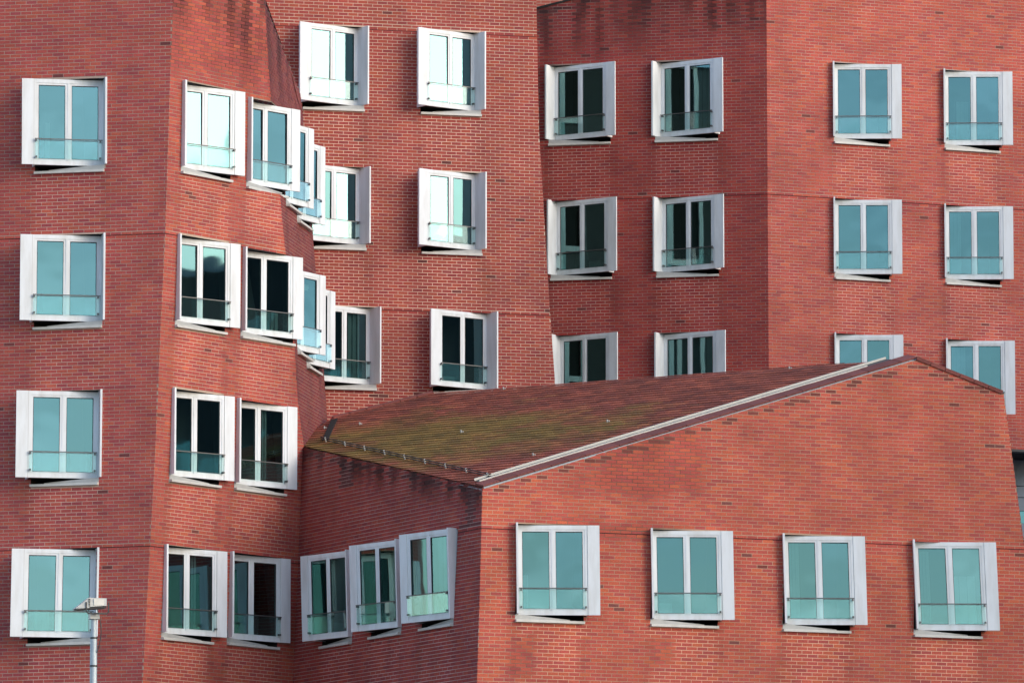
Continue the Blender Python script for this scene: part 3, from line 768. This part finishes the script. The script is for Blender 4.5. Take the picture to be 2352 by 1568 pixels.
# coping slabs along the rear verge
r0, r1_ = on_roof(762, 961), on_roof(994, 903)
for i in range(6):
    a = r0.lerp(r1_, i / 6 + .004); b = r0.lerp(r1_, (i + 1) / 6 - .004)
    o = strip(a, b, -.16, .02, .02, .055, 'coping_slab', 'tile')
    at_ = o.data.attributes.new('col', 'FLOAT_COLOR', 'POINT'); f = trnd.uniform(.85, 1.15)
    at_.data.foreach_set('color', [c for _ in range(len(o.data.vertices)) for c in (.24 * f, .065 * f, .05 * f, 1)])
for (x, y) in ((828, 974), (1061, 992), (1226, 1045), (1397, 968), (1158, 893), (1815, 846), (747, 983)):
    a, b = uv(on_roof(x, y + 3)); m = MB()
    m.box(rf, a - .022, a + .0, b - .02, b + .02, .02, .075); m.box(rf, a + .001, a + .03, b + .01, b + .035, .02, .045); m.build('snow_hook', 'apron', roof)
# roof side falling to the right of the gable's top
pk0, pk1 = P3.copy(), P4.copy(); bkv = Vector((-.2, 5.5, 0))
mesh_obj('roof_slope', [pk0 + Vector((0, 0, .02)), pk1 + Vector((.02, 0, .02)), pk1 + bkv + Vector((0, 0, .02)), pk0 + bkv + Vector((0, 0, .0))], [(0, 1, 2, 3)], 'dark', front)
dv = (pk1 - pk0)
for i in range(6):
    a = pk0 + dv * (i / 6 + .003); b = pk0 + dv * ((i + 1) / 6 - .003); nn = Vector((-.02, -.05, 0)); u_ = Vector((.03, 0, .07))
    m = MB(); bk_ = Vector((-.05, .3, 0)); m.hexa([a + nn, b + nn, b + bk_, a + bk_, a + nn + u_, b + nn + u_, b + bk_ + u_, a + bk_ + u_]); o = m.build('verge_piece', 'tile', front)
    at_ = o.data.attributes.new('col', 'FLOAT_COLOR', 'POINT'); f = trnd.uniform(.85, 1.15)
    at_.data.foreach_set('color', [c for _ in range(len(o.data.vertices)) for c in (.20 * f, .055 * f, .045 * f, 1)])

# ------------------------------------------------------------------ grey clad building seen past the front wing's right corner
grey = empty('clad_building', (0, 0, 0), 'grey metal-clad building with louvres, glimpsed past the right edge below the brick wing', 'building')
gy = 167.6
def gx(px, py): return at(px, py, gy)
def gbox(name, mat, y0, y1, dy=0.0, x0=2270, x1=2480, th=.05):
    a, b = gx(x0, y1), gx(x1, y0)
    m = MB(); m.box(lambda p, q, r: Vector((p, q, r)), a.x, b.x, gy - dy, gy - dy + th, a.z, b.z); return m.build(name, mat, grey)
gbox('backing', 'void', 1035, 1660, -.12, th=3.0)
gbox('cap_flashing', 'white', 1040, 1046, .04)
for y0, y1 in ((1047, 1115), (1116.5, 1141), (1142.5, 1172), (1202, 1233)):
    for q in range(3):
        gbox('panel', 'panelg', y0, y1, 0, 2270 + q * 66, 2270 + q * 66 + 65)
gbox('window_band', 'pane', 1173, 1201, -.05, th=.01)
for i in range(22):
    gbox('louvre', 'panelg', 1236 + i * 7.6, 1239.4 + i * 7.6, .02, th=.1)

# ------------------------------------------------------------------ floodlight mast
mast = empty('floodlight_mast', (0, 0, 0), 'floodlight on a slim galvanised steel mast at the lower left', 'street lamp')
my = 113.0
def mp_(px, py): return at(px, py, my)
pxm = (my / (FPX))                               # metres per grid unit at the mast
top_p, mid_p = mp_(216.5, 1420), mp_(215.2, 1464)
bx = mid_p.x; 
m = MB(); m.tube(Vector((bx, my, 0)), Vector((bx, my, mid_p.z)), .085, .060, 20); m.build('pole', 'galv', mast)
m = MB(); m.tube(Vector((bx, my, mid_p.z - .01)), Vector((bx, my, top_p.z)), .050, .048, 20); m.build('pole_extension', 'galv', mast)
m = MB(); m.tube(Vector((bx, my, mid_p.z - .02)), Vector((bx, my, mid_p.z + .012)), .063, .063, 20); m.build('collar', 'dark', mast)
m = MB()
for q in range(12):
    a_, b_ = q / 12, (q + 1) / 12
    pa2 = Vector((bx + .06 + .07 * math.sin(math.pi * a_), my - .05, top_p.z + .16 - .75 * a_)); pb2 = Vector((bx + .06 + .07 * math.sin(math.pi * b_), my - .05, top_p.z + .16 - .75 * b_))
    m.tube(pa2, pb2, .009, .009, 6, False)
m.build('cable', 'dark', mast)
for k_ in (.5, 1.3):
    m = MB(); m.tube(Vector((bx, my, mid_p.z - k_)), Vector((bx, my, mid_p.z - k_ + .03)), .069, .069, 20); m.build('strap', 'dark', mast)
yaw = R(14)
def lf(a, b, c):                                 # lamp frame: a along its width, b towards its back, c up
    return Vector((bx + .01 + a * math.cos(yaw) - b * math.sin(yaw), my + a * math.sin(yaw) + b * math.cos(yaw), top_p.z + c))
m = MB(); m.box(lf, -.09, .075, -.09, .09, -.01, .075); m.build('clamp', 'lamp', mast)
m = MB()
for s_ in (-1, 1):
    m.box(lf, s_ * .195 - .012 + .02, s_ * .195 + .012 + .02, -.175, -.155, .10, .27)
m.box(lf, -.14, .18, -.175, -.155, .062, .086); m.box(lf, -.03, .03, -.175, .02, .076, .088)
for s_ in (-1, 1):
    m.hexa([lf(.02 + s_ * .14, -.175, .062), lf(.02 + s_ * .165, -.175, .062), lf(.02 + s_ * .165, -.155, .062), lf(.02 + s_ * .14, -.155, .062),
            lf(.02 + s_ * .183, -.175, .11), lf(.02 + s_ * .207, -.175, .11), lf(.02 + s_ * .207, -.155, .11), lf(.02 + s_ * .183, -.155, .11)])
m.build('yoke', 'dark', mast)
def lg(a, b, c): return lf(a, b, c + .05)
# housing: gear box at the right/back, wedge-shaped reflector hood reaching out to the left
m = MB(); m.hexa([lg(-.13, -.16, .135), lg(.185, -.16, .165), lg(.185, .20, .165), lg(-.13, .20, .135),
                  lg(-.13, -.14, .30), lg(.185, -.14, .295), lg(.185, .16, .295), lg(-.13, .16, .30)]); hs_ = m.build('housing', 'lamp', mast)
m = MB(); m.box(lg, -.04, .135, -.166, -.155, .165, .275); m.build('cover_plate', 'chan', hs_)
m = MB()
for i in range(5): m.box(lg, -.132, -.105, -.168, -.15, .15 + i * .028, .165 + i * .028)
m.build('cooling_fin', 'dark', hs_)
m = MB(); m.hexa([lg(-.36, -.15, .105), lg(-.12, -.165, .12), lg(-.12, .20, .12), lg(-.36, .18, .105),
                  lg(-.345, -.14, .125), lg(-.131, -.145, .295), lg(-.131, .16, .295), lg(-.345, .17, .125)]); m.build('reflector_hood', 'lamp', mast)
m = MB(); m.hexa([lg(-.33, -.15, .088), lg(.18, -.15, .134), lg(.18, .18, .134), lg(-.33, .18, .088), lg(-.33, -.15, .104), lg(.18, -.15, .15), lg(.18, .18, .15), lg(-.33, .18, .104)]); m.build('lens', 'dark', mast)

# ------------------------------------------------------------------ added unseen office block, roofline stepped to darken panes that face right
office = empty('added_office_block', (0, 0, 0), 'added dark office block out of view at the right, mirrored in window panes', 'building')
def of(a, b, c): return Vector((a, b, c))
for y0, y1, h in ((112, 137, 30.0), (137.02, 144, 31.2), (144.02, 162, 31.0)):
    m = MB(); m.box(of, 45, 57, y0, y1, 0, h); m.build('wall', 'greywall', office)
    m = MB(); m.box(of, 44.9, 57.1, y0, y1, h, h + .25); m.build('roof_edge', 'panelg', office)
    for f_ in range(2, 8):
        n_ = int((y1 - y0) / 2.4)
        for q in range(n_):
            m = MB(); m.box(of, 44.93, 44.99, y0 + .5 + q * 2.4, y0 + 2.2 + q * 2.4, f_ * 3.6 + .9, f_ * 3.6 + 2.7); m.build('window', 'pane', office)

for l in WIN_LOG: print('WIN', *l)
print('tiles', len(tiles), 'G phi', math.degrees(math.atan2(P1.y - P2.y, P1.x - P2.x)), 'roof pitch', math.degrees(math.acos(nrm.z)))
